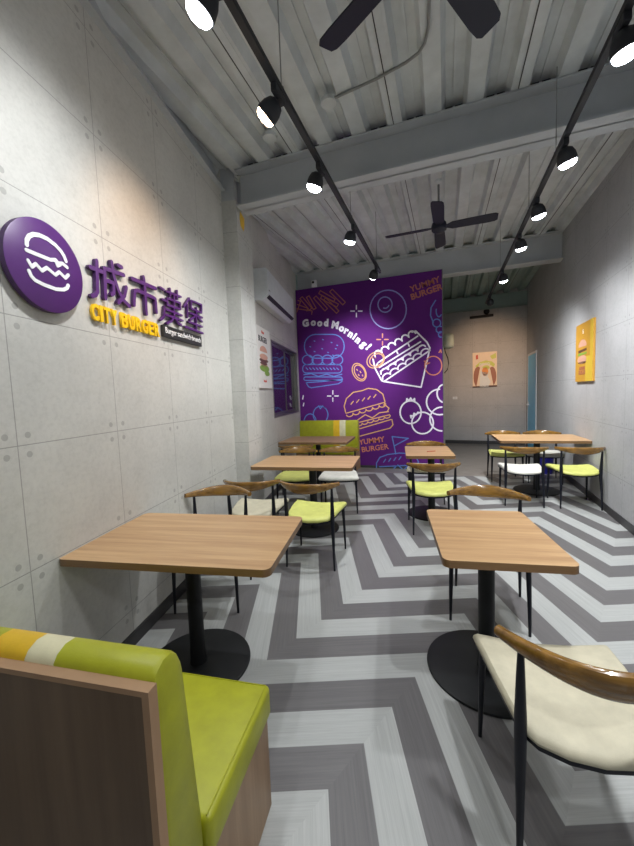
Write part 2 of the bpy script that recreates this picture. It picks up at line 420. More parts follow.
# ------------------------------------------------------------------ window in the recess
def window():
    u0, u1, z0, z1 = WIN; r = bpy.data.objects.new('window_1', None); COL.objects.link(r); r.matrix_world = LW.mat()
    struct(r, 'dark sliding window with aluminium frame')
    bm = bmesh.new(); w = .035
    for a, b in (((u0, z0), (u1, z0 + w)), ((u0, z1 - w), (u1, z1)), ((u0, z0 + w), (u0 + w, z1 - w)), ((u1 - w, z0 + w), (u1, z1 - w))):
        box(bm, (a[0], a[1], -.09), (b[0], b[1], .004))
    link('frame', bm, M['alu'], r); um = (u0 + u1) / 2
    for i, (a, b, zz) in enumerate(((u0 + w, um + .03, -.03), (um - .03, u1 - w, -.06))):
        bm = bmesh.new()
        for p, q in (((a, z0 + w), (b, z0 + w + .04)), ((a, z1 - w - .04), (b, z1 - w)), ((a, z0 + w + .04), (a + .04, z1 - w - .04)), ((b - .04, z0 + w + .04), (b, z1 - w - .04))):
            box(bm, (p[0], p[1], zz - .012), (q[0], q[1], zz + .012))
        s = link('sash', bm, M['alu'], r)
        bm = bmesh.new(); box(bm, (a + .04, z0 + w + .04, zz - .003), (b - .04, z1 - w - .04, zz + .003)); link('pane', bm, M['glass'], s)
window()
# door
def door():
    a, b = min(DU0, DU1), max(DU0, DU1); r = bpy.data.objects.new('door_1', None); COL.objects.link(r); r.matrix_world = RW.mat(); struct(r, 'bright blue door with white frame in the right wall')
    bm = bmesh.new(); box(bm, (a, 0, -.10), (a + .05, DH, .012)); box(bm, (a + .05, DH - .05, -.10), (b - .05, DH, .012)); box(bm, (b - .05, 0, -.10), (b, DH, .012))
    link('frame', bm, M['doorwhite'], r)
    bm = bmesh.new(); box(bm, (a + .052, .005, -.03), (b - .052, DH - .052, .006)); d = link('leaf', bm, M['doorblue'], r)
    bm = bmesh.new(); box(bm, (a + .10, 1.03, .006), (a + .22, 1.07, .05), bev=.006); box(bm, (a + .08, .98, .006), (a + .13, 1.12, .014)); link('door_handle', bm, M['doorwhite'], d)
door()

# ------------------------------------------------------------------ wall sign
sg = thing('round_logo_sign', 'big round purple sign with white burger drawing on left wall', 'sign', LW.mat(-.387, 2.103, 0))
bm = bmesh.new(); R_ = .2
lathe(bm, [(0, .012), (R_, .012), (R_, .038), (R_ - .003, .040), (0, .040)], 72)
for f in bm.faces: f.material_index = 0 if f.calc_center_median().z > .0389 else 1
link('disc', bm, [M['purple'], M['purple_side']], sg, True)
bm = bmesh.new(); lathe(bm, [(0, 0), (.05, 0), (.05, .012), (0, .012)], 16); link('spacer', bm, M['black'], sg)
def lw_pts(L, ox, oy, sc, off, u0, h0): return [(lambda q: (q[0] - u0, q[1] - h0))(LW.un(ox + a / sc, oy + b / sc, off)) for a, b in L]
def disc_stroke(L, w, closed=False):
    stroke(bm, lw_pts(L, 0, 200, 5.764, .04, -.387, 2.103), w, .0395, .0425, closed=closed)
bm = bmesh.new()
disc_stroke([(152, 258), (152, 232), (165, 208), (190, 198), (225, 203), (270, 224), (315, 258), (348, 293), (368, 325), (378, 352)], .0185)
disc_stroke([(150, 288), (215, 315), (290, 345), (318, 345), (335, 365), (358, 366), (385, 388)], .0165)
disc_stroke([(315, 345), (330, 380), (345, 372)], .015)
link('top_bun', bm, M['white_paint'], sg)
bm = bmesh.new(); disc_stroke([(160, 348), (182, 385), (205, 368), (240, 408), (268, 390), (318, 432), (340, 415), (375, 450), (392, 432)], .0155); link('lettuce', bm, M['white_paint'], sg)
bm = bmesh.new(); disc_stroke([(165, 408), (178, 437), (200, 462), (250, 488), (320, 514), (365, 517), (385, 508), (392, 492)], .0165); link('bottom_bun', bm, M['white_paint'], sg)

CH = {
 'left_character': ['large purple raised character on wall right beside round sign, first of four', 220, [
   [(40, 120), (97, 143)], [(70, 92), (74, 232), (66, 247), (50, 252)], [(103, 125), (193, 157)], [(105, 125), (110, 262)], [(110, 180), (146, 193), (147, 238), (138, 246)],
   [(137, 97), (148, 165), (168, 228), (190, 270), (218, 298)], [(204, 212), (196, 250), (168, 282)], [(166, 112), (183, 122)]]],
 'b': ['purple raised character on wall shaped like a table, second of four', 345, [
   [(283, 166), (285, 186)], [(230, 172), (337, 218)], [(240, 292), (242, 228), (255, 226), (325, 258), (336, 266), (341, 325)], [(287, 195), (296, 333)]]],
 'c': ['dense purple raised character on wall, third of four', 460, [
   [(357, 212), (376, 224)], [(367, 266), (384, 274)], [(378, 300), (375, 345), (360, 360)], [(385, 230), (452, 256)], [(402, 218), (403, 252)], [(434, 228), (434, 264)],
   [(390, 262), (390, 292), (448, 312), (448, 284), (390, 262)], [(384, 312), (456, 340)], [(382, 336), (460, 364)], [(420, 244), (420, 345), (408, 366), (388, 376)], [(424, 350), (438, 374), (454, 386)]]],
 'd': ['purple raised character on wall, last of four, above black strip', 560, [
   [(490, 262), (466, 300)], [(480, 290), (482, 348)], [(498, 272), (498, 308), (545, 328), (545, 292), (498, 272)], [(493, 328), (549, 350)], [(522, 306), (521, 404)], [(514, 345), (494, 360)],
   [(530, 350), (548, 368)], [(486, 368), (548, 392)], [(470, 390), (551, 421)]]],
}
for k, (lab, xr, strokes) in CH.items():
    allp = [p for s in strokes for p in lw_pts(s, 81.5, 240.4, 4.529, .027, 0, 0)]
    cu_ = sum(p[0] for p in allp) / len(allp); ch_ = min(p[1] for p in allp)
    bm = bmesh.new()
    W = {'left_character': .023, 'b': .024, 'c': .016, 'd': .016}[k]
    for i, s in enumerate(strokes):
        P = [(a - cu_, b - ch_) for a, b in lw_pts(s, 81.5, 240.4, 4.529, .027, 0, 0)]
        stroke(bm, P, W, .008, .027 + .0002 * i)
    bm.normal_update()
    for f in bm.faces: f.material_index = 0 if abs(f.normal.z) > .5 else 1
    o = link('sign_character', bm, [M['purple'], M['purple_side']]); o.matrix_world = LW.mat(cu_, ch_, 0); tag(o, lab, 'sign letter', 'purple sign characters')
# yellow lettering and strip
u0, z0 = -.095, 0
def letters(body, ua, ub, z, h, what):
    # one raised letter each
    n = len(body); wts = {'I': .45, ' ': .5, '1': .5}; tot = sum(wts.get(c, 1) for c in body); x = ua
    for c in body:
        w = (ub - ua) * wts.get(c, 1) / tot
        if c != ' ':
            r = text_mesh('sign_letter', c, h / .70, Matrix.Translation((0, 0, .016)), M['sign_yellow'], None, .008, .004, width=w * .86)
            r.matrix_world = LW.mat(x, z, 0)
            k_ = what.get(c, 0); what[c] = k_ + 1
            ordn = '' if not (body.count(c) > 1) else (' first' if k_ == 0 else ' second')
            tag(r, 'yellow raised%s letter %s of the %s yellow word under the purple characters' % (ordn, c, 'short' if len(body) == 4 else 'long'), 'sign letter', 'yellow sign letters')
        x += w
pa = LW.un(93, 320, .024); pb = LW.un(119.5, 327, .024); pc = LW.un(122.5, 328, .024); pd = LW.un(161, 337, .024)
letters('CITY', pa[0], pb[0], 1.928, .082, {}); letters('BURGER', pc[0] , pd[0], 1.928, .082, {})
qa = LW.un(163, 333, .02); qb = LW.un(201, 343, .02)
st = thing('slogan_strip', 'narrow black strip with small white words right of yellow letters', 'sign', LW.mat(qa[0], 1.935, 0))
bm = bmesh.new(); L_ = qb[0] - qa[0]; box(bm, (0, 0, .004), (L_, .085, .028), bev=.003); link('backing', bm, M['black_print'], st)
text_mesh('lettering', 'Burger·sandwich·brunch', .060, T3(.02, .030, .029), M['white_paint'], st, .001, 0.0, width=L_ - .04)

# ------------------------------------------------------------------ mural
mu = thing('mural', 'purple mural wall graphic with neon style burger drawings and Good Morning', 'mural', MW.mat(0, 0, 0))
bm = bmesh.new(); box(bm, (-2.85, .05, .0), (-.032, 3.615, .012)); link('panel', bm, M['mural'], mu)
bm = bmesh.new(); box(bm, (-.032, .05, 0.0), (-.02, 3.615, .02)); link('edge_strip', bm, M['alu'], mu)
def mp(L, ox, oy, sc): return [MW.un(ox + a / sc, oy + b / sc, .012) for a, b in L]
Z4 = (280, 260, 3.522); ZA = (290, 280, 7.044); ZB = (360, 270, 7.044); ZC = (290, 360, 3.9625)
def motif(name, mat, paths, z, w=.022, dx=0):
    bm = bmesh.new()
    for p in paths:
        P = mp(p, *z); P = [q for q in P]
        # clip to the panel
        for i, (a, b) in enumerate(zip(P, P[1:])):
            if max(a[0], b[0]) > -.045 or min(a[0], b[0]) < -2.84: continue
            capsule(bm, a, b, w / 2, .011, .0135 + .00025 * (i % 4), 0, 4)
    return link(name, bm, M[mat], mu)
def rect(cx, cy, l, w, ang):
    a = radians(ang); c, s = cos(a), sin(a)
    return [(cx + x * c - y * s, cy + x * s + y * c) for x, y in ((-l / 2, -w / 2), (l / 2, -w / 2), (l / 2, w / 2), (-l / 2, w / 2), (-l / 2, -w / 2))]
motif('fries_drawing', 'm_brown', [rect(100, 222, 110, 24, 8), rect(112, 165, 105, 22, 50), rect(150, 160, 100, 22, 60), rect(52, 185, 80, 20, -70), rect(85, 195, 80, 20, 20), rect(215, 165, 120, 24, 48),
      rect(260, 115, 120, 24, 30), rect(290, 180, 130, 24, 45), rect(335, 120, 130, 26, 45), rect(278, 150, 130, 24, 28)], ZA, .018)
def spark(cx, cy, r, ri=.35): return [[(cx + r * ri * cos(a), cy + r * ri * sin(a)), (cx + r * cos(a), cy + r * sin(a))] for a in (0, pi / 2, pi, 1.5 * pi)]
motif('sparkle', 'm_white', spark(269, 180, 20), Z4, .022); motif('sparkle', 'm_white', spark(186, 479, 19), Z4, .022); motif('sparkle', 'm_orange', spark(361, 280, 20), Z4, .022)
motif('egg_drawing', 'm_lilac', [ell(381, 174, 64, 68), ell(370, 157, 25, 27, n=20), ell(370, 155, 14, 15, 20, 110, 8)], Z4, .022)
def scal(x0, y0, x1, y1, n, r, up=-1):      # a row of scallops between two points
    out = []; L = sqrt((x1 - x0) ** 2 + (y1 - y0) ** 2); dx, dy = (x1 - x0) / L, (y1 - y0) / L; nx, ny = dy * -up, -dx * -up
    for i in range(n):
        for k in range(7):
            a = pi * k / 6; t = (i + .5 - .5 * cos(a)) * L / n
            out.append((x0 + dx * t - nx * r * sin(a), y0 + dy * t - ny * r * sin(a)))
    return out
def rr(x0, y0, x1, y1, r):
    P = []
    for cx, cy, a0 in ((x1 - r, y0 + r, -90), (x1 - r, y1 - r, 0), (x0 + r, y1 - r, 90), (x0 + r, y0 + r, 180)):
        P += [(cx + r * cos(radians(a0 + k * 15)), cy + r * sin(radians(a0 + k * 15))) for k in range(7)]
    return P + [P[0]]
# blue burger on the left
seeds = [[(x, y), (x + 3, y + 1)] for x, y in ((120, 285), (150, 280), (180, 290), (195, 312), (105, 305), (147, 312), (168, 325), (120, 322), (145, 340), (185, 335), (200, 300))]
motif('burger_drawing', 'm_blue', [rr(86, 262, 226, 346, 40), *[ell(x, 352, 19, 17) for x in (98, 132, 167, 202)], rr(80, 368, 218, 398, 13), *[[(92 + i * 12, 380), (98 + i * 12, 386)] for i in range(10)],
      [(84, 404), (110, 400), (135, 410), (165, 402), (190, 410), (218, 402)], rr(84, 412, 219, 424, 6), [(92, 432), (100, 446), (110, 450), (205, 436), (218, 428), (220, 420)], [(92, 432), (150, 428), (218, 420)]] + seeds, Z4, .020)
motif('pickle_drawing', 'm_yellow', [ell(279, 395, 33, 22, rot=62), ell(281, 395, 27, 17, rot=62), [(270, 385), (273, 389)], [(282, 392), (285, 397)], [(276, 403), (279, 407)], [(290, 405), (292, 409)]], Z4, .018)
motif('pickle_drawing', 'm_yellow', [ell(337, 352, 33, 26, rot=-35), ell(340, 352, 26, 20, rot=-35), [(325, 345), (328, 349)], [(333, 340), (337, 344)]], Z4, .018)
# sandwich
sw = [[(328, 350), (334, 380), (358, 425), (366, 428), (497, 448), (528, 310), (518, 290), (478, 250), (465, 254)], scal(335, 340, 478, 258, 6, 15, 1), [(345, 362), (485, 268)], [(350, 378), (495, 288)], [(354, 392), (500, 300)],
      scal(356, 402, 512, 304, 6, 11, 1), scal(362, 420, 524, 316, 6, 11, 1), [(366, 428), (528, 318)], [(410, 320), (415, 330)], [(450, 292), (455, 303)], [(334, 380), (345, 362)]]
motif('sandwich_drawing', 'm_white', sw, Z4, .028)
motif('tomato_drawing', 'm_orange', [ell(540, 372, 30, 33)], Z4, .02); motif('stem_drawing', 'm_orange', [[(508, 356), (520, 360), (515, 368), (527, 362)]], Z4, .02); motif('stem_drawing', 'm_orange', [[(560, 326), (566, 316), (568, 326)]], Z4, .02)
motif('tomato_drawing', 'm_white', [ell(460, 536, 37, 40)], Z4, .028); motif('stem_drawing', 'm_white', [[(445, 500), (447, 488), (454, 496), (460, 486), (466, 496), (474, 488), (474, 500)]], Z4, .028)
motif('tomato_drawing', 'm_white', [ell(502, 574, 38, 38)], Z4, .028); motif('stem_drawing', 'm_white', [[(462, 556), (460, 548), (470, 550), (472, 540), (480, 545), (486, 536)]], Z4, .028)
motif('tomato_drawing', 'm_white', [ell(562, 500, 46, 45)], Z4, .028); motif('tomato_drawing', 'm_white', [ell(570, 560, 42, 42)], Z4, .028); motif('tomato_drawing', 'm_white', [ell(585, 470, 32, 34)], Z4, .028)
motif('jelly_drawing', 'm_blue', [[(572, 128), (548, 142), (532, 168), (530, 195), (540, 220)], [(540, 200), (572, 190)], ell(552, 222, 14, 14, n=14), ell(562, 245, 12, 12, n=12), ell(560, 180, 10, 20, 20, 200, 10), ell(566, 262, 8, 10, n=10)], Z4, .02)
motif('tomato_drawing', 'm_blue', [ell(143, 545, 26, 30)], Z4, .02); motif('stem_drawing', 'm_blue', [[(130, 520), (136, 514), (142, 524), (150, 514), (158, 522)]], Z4, .02); motif('tomato_drawing', 'm_blue', [ell(106, 572, 22, 30)], Z4, .02)
motif('tag_drawing', 'm_white', [[(70, 472), (82, 478), (80, 490), (70, 488)]], Z4, .024); motif('tag_drawing', 'm_white', [[(68, 500), (84, 504), (82, 514), (68, 508)]], Z4, .024)
# orange burger (leaning)
ob = [[(232, 540), (226, 515), (234, 488), (258, 466), (290, 460), (310, 452), (340, 456), (362, 472), (370, 500), (366, 512)], [(232, 540), (366, 502)], scal(234, 546, 372, 506, 6, 9, -1), [(372, 512), (384, 522), (378, 534)],
      [(240, 570), (270, 566), (300, 545), (325, 556), (350, 538), (382, 534)], [(246, 580), (386, 545)], scal(250, 586, 388, 548, 7, 6, -1), [(255, 602), (390, 562)], [(262, 625), (275, 622), (388, 592), (398, 580), (394, 562)], [(240, 570), (246, 582)],
      *[[(250 + i * 20, 508 - i * 6), (258 + i * 20, 498 - i * 6)] for i in range(5)]]
motif('burger_drawing', 'm_yellow', ob, Z4, .02)
motif('burger_drawing', 'm_blue', [[(340, 735), (340, 715), (352, 695), (380, 685), (420, 680), (455, 682), (480, 696), (488, 712), (480, 722), (350, 728)], [(408, 683), (395, 622), (452, 628), (402, 655)], *[[(365 + i * 18, 712 - i * 3), (372 + i * 18, 702 - i * 3)] for i in range(4)],
      [(400, 735), (415, 722), (430, 735)], [(440, 735), (452, 724), (462, 733)]], Z4, .02)
# mural words
def mtext(body, px, py, size, ang, mat, bold=.006, name='lettering', align='CENTER'):
    u, z = MW.un(px, py, .012); text_mesh(name, body, size, T3(u, z, .0125, radians(ang)), M[mat], mu, .001, bold, align)
ang_txt = []
GM = [('G', 92, 225), ('o', 118, 222), ('o', 140, 224), ('d', 162, 224), ('M', 192, 232), ('o', 214, 242), ('r', 229, 250), ('n', 244, 262), ('i', 257, 270), ('n', 269, 282), ('g', 288, 296), ('!', 304, 306)]
GA = [8, 3, -2, -6, -14, -22, -28, -34, -38, -42, -46, -50]
for (c, x, y), a in zip(GM, GA):
    mtext(c, 280 + x / 3.522, 260 + (y + 8) / 3.522, .185, a, 'm_white', .012, 'letter')
mtext('YUMMY', 280 + 512 / 3.522, 260 + 95 / 3.522, .15, 13, 'm_brown', .003); mtext('BURGER', 280 + 517 / 3.522, 260 + 122 / 3.522, .15, 13, 'm_brown', .005, align='CENTER')
mtext('YUMMY', 280 + 324 / 3.522, 260 + 645 / 3.522, .145, 8, 'm_orange', .003); mtext('BURGER', 280 + 335 / 3.522, 260 + 671 / 3.522, .145, 8, 'm_orange', .003)

# ------------------------------------------------------------------ posters
def poster(name, label, fr, u, z, w, h, base, shapes, texts, depth=.028):
    r = thing(name, label, 'poster', fr.mat(u, z, 0)); bm = bmesh.new(); box(bm, (0, 0, .002), (w, h, depth)); link('board', bm, base, r)
    for nm, mat, polys in shapes:
        bm = bmesh.new()
        for i, P in enumerate(polys): prism(bm, [(x * w, y * h) for x, y in P], depth, depth + .0012 + .0004 * i)
        link(nm, bm, mat, r)
    for body, x, y, s, mat in texts: text_mesh('lettering', body, s * h, T3(x * w, y * h, depth + .001), mat, r, .0012, .002, 'CENTER')
    return r
E2 = lambda cx, cy, rx, ry, a0=0, a1=360, n=20: ell(cx, cy, rx, ry, a0, a1, n)[:(-1 if a1 - a0 == 360 else None)]
def pm(nm, c): return plain('poster_' + nm, c, .5, var=.04)
p_y = pm('yellow', (.52, .27, .03)); p_y2 = pm('bright_yellow', (.62, .43, .04)); p_bun = pm('bun', (.62, .34, .24)); p_pat = pm('patty', (.12, .05, .03)); p_grn = pm('lettuce', (.22, .36, .05)); p_w = pm('white', (.75, .74, .70)); p_brn = pm('brown', (.35, .12, .06))
p_pk = pm('peach', (.80, .52, .36)); p_red = pm('red', (.62, .08, .04)); p_or = pm('orange', (.80, .26, .04)); p_lem = pm('lime', (.58, .60, .10)); p_cre = pm('cream', (.82, .64, .46))
a = RW.un(575.6, 352, .03); b = RW.un(592.6, 350, .03)
poster('burger_poster', 'yellow burger poster hanging on the right wall', RW, b[0] if b[0] < a[0] else a[0], 1.525, abs(a[0] - b[0]), .78, p_y,
  [('yellow_block', p_y2, [[(.62, .0), (1, 0), (1, .42), (.62, .42)], [(.86, .42), (1, .42), (1, 1), (.86, 1)]]),
   ('bun_drawing', p_bun, [E2(.42, .60, .24, .12, 0, 180), E2(.40, .38, .27, .07)]), ('patty_drawing', p_pat, [[(.18, .50), (.68, .52), (.66, .56), (.18, .545)], E2(.42, .325, .24, .02)]), ('lettuce_drawing', p_grn, [[(.17, .45), (.66, .46), (.70, .50), (.5, .49), (.3, .50), (.15, .485)]])],
  [('SURPRISE', .42, .20, .075, p_brn), ('BURGER', .42, .12, .10, p_brn), ('S', .45, .82, .10, p_w)])
a = BW.un(472.5, 353, .03); b = BW.un(497, 388, .03); PW = b[0] - a[0]; PH = 1.0
zt = a[1]; PH = zt - BW.un(485, 387, .03)[1]
poster('hotdog_poster', 'peach poster of a hand holding food on the back wall', BW, a[0], zt - PH, PW, PH, p_cre,
  [('arm_drawing', p_brn, [E2(.22, .30, .18, .30, 60, 250), E2(.80, .30, .17, .27, -70, 120)]), ('hand_drawing', p_w, [[(.30, .0), (.66, .0), (.74, .16), (.62, .30), (.66, .42), (.40, .44), (.34, .50), (.30, .28)]]),
   ('sausage_drawing', p_or, [E2(.52, .44, .13, .13)]), ('leaf_drawing', p_lem, [E2(.56, .56, .15, .06)]), ('leaf_drawing', p_lem, [[(.72, .88), (.95, .95), (.97, .82), (.80, .78)]]), ('banner', p_lem, [[(.12, .62), (.30, .72), (.55, .76), (.80, .72), (.92, .64), (.88, .56), (.70, .64), (.5, .68), (.3, .64), (.16, .56)]]),
   ('chili_drawing', p_red, [[(.14, .92), (.22, .94), (.24, .82), (.14, .80)]]), ('dark_band', p_pat, [[(0, 0), (1, 0), (1, .045), (0, .03)]])],  # dark band along the poster's lower edge
  [('GOOD', .5, .63, .09, p_w)])
a = LW.un(258, 358, .028); b = LW.un(270.6, 358, .028)
poster('white_poster', 'tall white poster with BURGER heading beside the column', LW, a[0] - .25, 1.60, b[0] - a[0] + .25, .82, p_w,
  [('bun_drawing', p_bun, [E2(.60, .60, .20, .10, 0, 180), E2(.60, .52, .22, .05)]), ('patty_drawing', p_pat, [E2(.60, .46, .24, .035), E2(.58, .41, .2, .025)]), ('lettuce_drawing', p_grn, [E2(.62, .33, .26, .06), E2(.75, .25, .14, .045)]), ('cream_drawing', p_pk, [E2(.60, .38, .2, .03)])],
  [('BURGER', .58, .76, .13, M['black_print']), ('New', .60, .90, .07, p_red), ('brunch', .62, .10, .06, p_red)])

# ------------------------------------------------------------------ air conditioner
ac = thing('air_conditioner', 'white wall mounted air conditioner above window', 'air conditioner', LW.mat(2.70, 2.74, 0))
bm = bmesh.new(); L_ = 1.58
prof = [(0, .0), (0, .40), (.16, .42), (.20, .38), (.205, .06), (.17, .0)]
prof = [(0, -.01), (0, .38), (.185, .38), (.205, .37), (.205, .05), (.13, -.03)]
a_ = [bm.verts.new((0, z, d)) for d, z in prof]; b_ = [bm.verts.new((L_, z, d)) for d, z in prof]
bm.faces.new(a_); bm.faces.new(b_)
for i in range(len(prof)): bm.faces.new((a_[i], a_[(i + 1) % 6], b_[(i + 1) % 6], b_[i]))
bmesh.ops.bevel(bm, geom=bm.edges[:], offset=.008, segments=2, affect='EDGES'); link('body', bm, M['ac'], ac, True)
bm = bmesh.new(); d0 = Vector((0, .05, .207)); d1 = Vector((0, .0, .155))
pp = [Vector((.05, .048, .208)), Vector((L_ - .05, .048, .208)), Vector((L_ - .05, .012, .172)), Vector((.05, .012, .172))]
vs = [bm.verts.new(p) for p in pp] + [bm.verts.new(p + Vector((0, -.004, .006))) for p in pp]
for f in ((0, 1, 2, 3), (4, 7, 6, 5), (0, 4, 5, 1), (1, 5, 6, 2), (2, 6, 7, 3), (3, 7, 4, 0)): bm.faces.new([vs[i] for i in f])
link('air_outlet', bm, M['ac_dark'], ac)
bm = bmesh.new(); box(bm, (.05, -.012, .085), (L_ - .25, -.006, .10)); link('lower_slot', bm, M['ac_dark'], ac)
bm = bmesh.new(); box(bm, (.05, .10, .2035), (.11, .115, .2065)); link('badge', bm, M['alu'], ac)

# ------------------------------------------------------------------ small wall and ceiling fittings
q = BW.un(455, 398, .01)
r = thing('wall_switch', 'small white switch plate low on the back wall', 'switch', BW.mat(q[0] - .06, q[1] - .035)); bm = bmesh.new(); box(bm, (0, 0, 0), (.12, .07, .01), bev=.003); link('plate', bm, M['doorwhite'], r); bm = bmesh.new(); box(bm, (.03, .015, .01), (.055, .055, .014)); box(bm, (.065, .015, .01), (.09, .055, .014)); link('rocker', bm, M['ac'], r)
# cream wall fan body with hanging cable on the corridor side of the partition
r = thing('wall_fitting', 'cream rounded wall fitting with a dangling cable beside the mural edge', 'wall fitting', loc=(-.03, 9.3, 2.46))
bm = bmesh.new(); box(bm, (0, -.22, 0), (.24, .22, .34), bev=.08, seg=5); link('housing', bm, M['cream_plastic'], r, True)
bm = bmesh.new(); tube(bm, [(.03, -.1, .02), (.05, -.1, -.10), (.10, -.1, -.22), (.12, -.1, -.36), (.09, -.1, -.5), (.02, -.1, -.58)], .010, 8); link('cable', bm, M['black'], r, True)
bm = bmesh.new(); tube(bm, [(.0, 0, .17), (-.0, 0, .17), (.02, 0, .17)], .03, 8); link('bracket', bm, M['black'], r)
q = BW.un(481.5, 316.5, .05)
r = thing('black_bar_light', 'black horizontal bar with round mount high on the back wall', 'light fitting', BW.mat(q[0], q[1]))
bm = bmesh.new(); box(bm, (-.28, -.03, .03), (.28, .03, .09), bev=.006); link('bar', bm, M['black'], r)
bm = bmesh.new(); box(bm, (-.04, -.02, 0), (.04, .02, .03)); link('bracket', bm, M['black'], r)
bm = bmesh.new(); lathe(bm, [(0, 0), (.07, 0), (.07, .06), (.045, .09), (0, .09)], 20, mtx=T3(.12, .11, 0)); link('mount', bm, M['black'], r, True)
q = MW.un(314.2, 287, .04)
r = thing('security_camera', 'tiny white camera box above top left of the mural', 'camera', loc=(q[0], 6.97, 3.62))
bm = bmesh.new(); box(bm, (-.05, -.05, .0), (.05, .015, .13), bev=.008); link('case', bm, M['doorwhite'], r)
bm = bmesh.new(); lathe(bm, [(0, 0), (.022, 0), (.022, .012), (0, .014)], 16, mtx=Matrix.Translation((-.012, -.05, .085)) @ Matrix.Rotation(pi / 2, 4, 'X')); link('lens', bm, M['black'], r)
# yellow hazard sticker on the column
r = LW.mat(1.99, 3.36, .1555)
bm = bmesh.new(); prism(bm, [(-.06, -.07), (.03, -.09), (.06, -.02), (.07, .06), (-.05, .08), (-.08, 0)], 0, .002); o = link('yellow_sticker', bm, M['sign_yellow']); o.matrix_world = r; tag(o, 'small yellow sticker near the top of the column', 'sticker')
# conduit and junction discs
def jdisc(x, y, lab):
    ZD = zc(y) + .002
    bm = bmesh.new(); lathe(bm, [(0, ZD - .03), (.06, ZD - .03), (.062, ZD - .026), (.062, ZD - .002), (0, ZD - .002)], 28, mtx=T3(x, y)); o = link('junction_cover', bm, M['deck'], None, True); tag(o, lab, 'junction box', 'round junction covers')
jdisc(-.825, 2.86, 'round grey junction cover at the end of the conduit'); jdisc(-1.415, 3.02, 'round grey junction cover near the left wall, without a conduit')
bm = bmesh.new(); pts = [(x, y, zc(y) - .013) for x, y in ((-.78, 2.84), (-.43, 2.79), (-.23, 2.74), (-.145, 2.70), (-.10, 2.64), (-.075, 2.54), (-.065, 2.38), (-.05, .7))]
tube(bm, pts, .010, 8); o = link('conduit', bm, M['steel'], None, True); tag(o, 'thin metal conduit bending across the corrugated ceiling', 'conduit')

# ------------------------------------------------------------------ ceiling fans
def fan(x, y, rot, label):
    r = thing('ceiling_fan', label, 'ceiling fan', loc=(x, y, zc(y)), rz=rot, group='four bladed ceiling fans')
    zb = 3.31 - zc(y)
    bm = bmesh.new(); lathe(bm, [(0, .02), (.035, .02), (.035, -.02), (.015, -.03), (0, -.03)], 24); link('canopy', bm, M['deck'], r, True)
    bm = bmesh.new(); tube(bm, [(0, 0, -.05), (0, 0, zb + .04)], .013, 10); link('rod', bm, M['steel'], r, True)
    bm = bmesh.new(); lathe(bm, [(0, zb + .06), (.03, zb + .06), (.075, zb + .035), (.085, zb), (.08, zb - .04), (.05, zb - .065), (0, zb - .07)], 28); link('motor_housing', bm, M['fan'], r, True)
    for k in range(4):
        m = Matrix.Rotation(k * pi / 2, 4, 'Z'); bm = bmesh.new()
        prof = [(.06, .02), (.10, .035), (.14, .058), (.30, .062), (.50, .066), (.57, .062), (.595, .045)]
        t = Matrix.Rotation(radians(-13), 4, 'X')
        top = [Vector((a, s * w, h)) for h in (.004, -.004) for s in (1, -1) for a, w in (prof if s == 1 else prof[::-1])]
        n2 = len(prof) * 2; vs = [bm.verts.new(m @ Matrix.Translation((0, 0, zb - .01)) @ t @ p) for p in top]
        bm.faces.new(vs[:n2]); bm.faces.new(vs[n2:])
        for i in range(n2): bm.faces.new((vs[i], vs[(i + 1) % n2], vs[n2 + (i + 1) % n2], vs[n2 + i]))
        link('blade', bm, M['fan'], r)
fan(-.045, 4.44, radians(-1), 'dark ceiling fan over middle of room, seen whole')
fan(-.062, 1.67, radians(60), 'dark ceiling fan nearest the viewer, only two blades in view')

# ------------------------------------------------------------------ track lighting
ZT = 3.12
LIGHTS = []
def track(x, y0, y1, label, hang):
    r = thing('light_track', label, 'light track', loc=(x, (y0 + y1) / 2, ZT), group='black ceiling light tracks'); h = (y1 - y0) / 2
    bm = bmesh.new(); box(bm, (-.017, -h, -.0), (.017, h, .032)); link('rail', bm, M['track'], r)
    for y in hang:
        bm = bmesh.new(); tube(bm, [(0, y - (y0 + y1) / 2, .03), (0, y - (y0 + y1) / 2, zc(y) - ZT)], .0035, 6); link('hanger_wire', bm, M['steel'], r)
        bm = bmesh.new(); lathe(bm, [(0, .03), (.014, .03), (.014, .05), (0, .055)], 10, mtx=T3(0, y - (y0 + y1) / 2)); link('clamp', bm, M['steel'], r)
track(-.83, -1.5, 5.15, 'black light track on the left, above the sign wall side', [-.8, .6, 1.95, 3.5, 4.9])
track(.775, -1.5, 7.9, 'black light track on the right, reaching into the corridor', [-.8, 1.2, 3.2, 4.1, 6.0, 7.5])
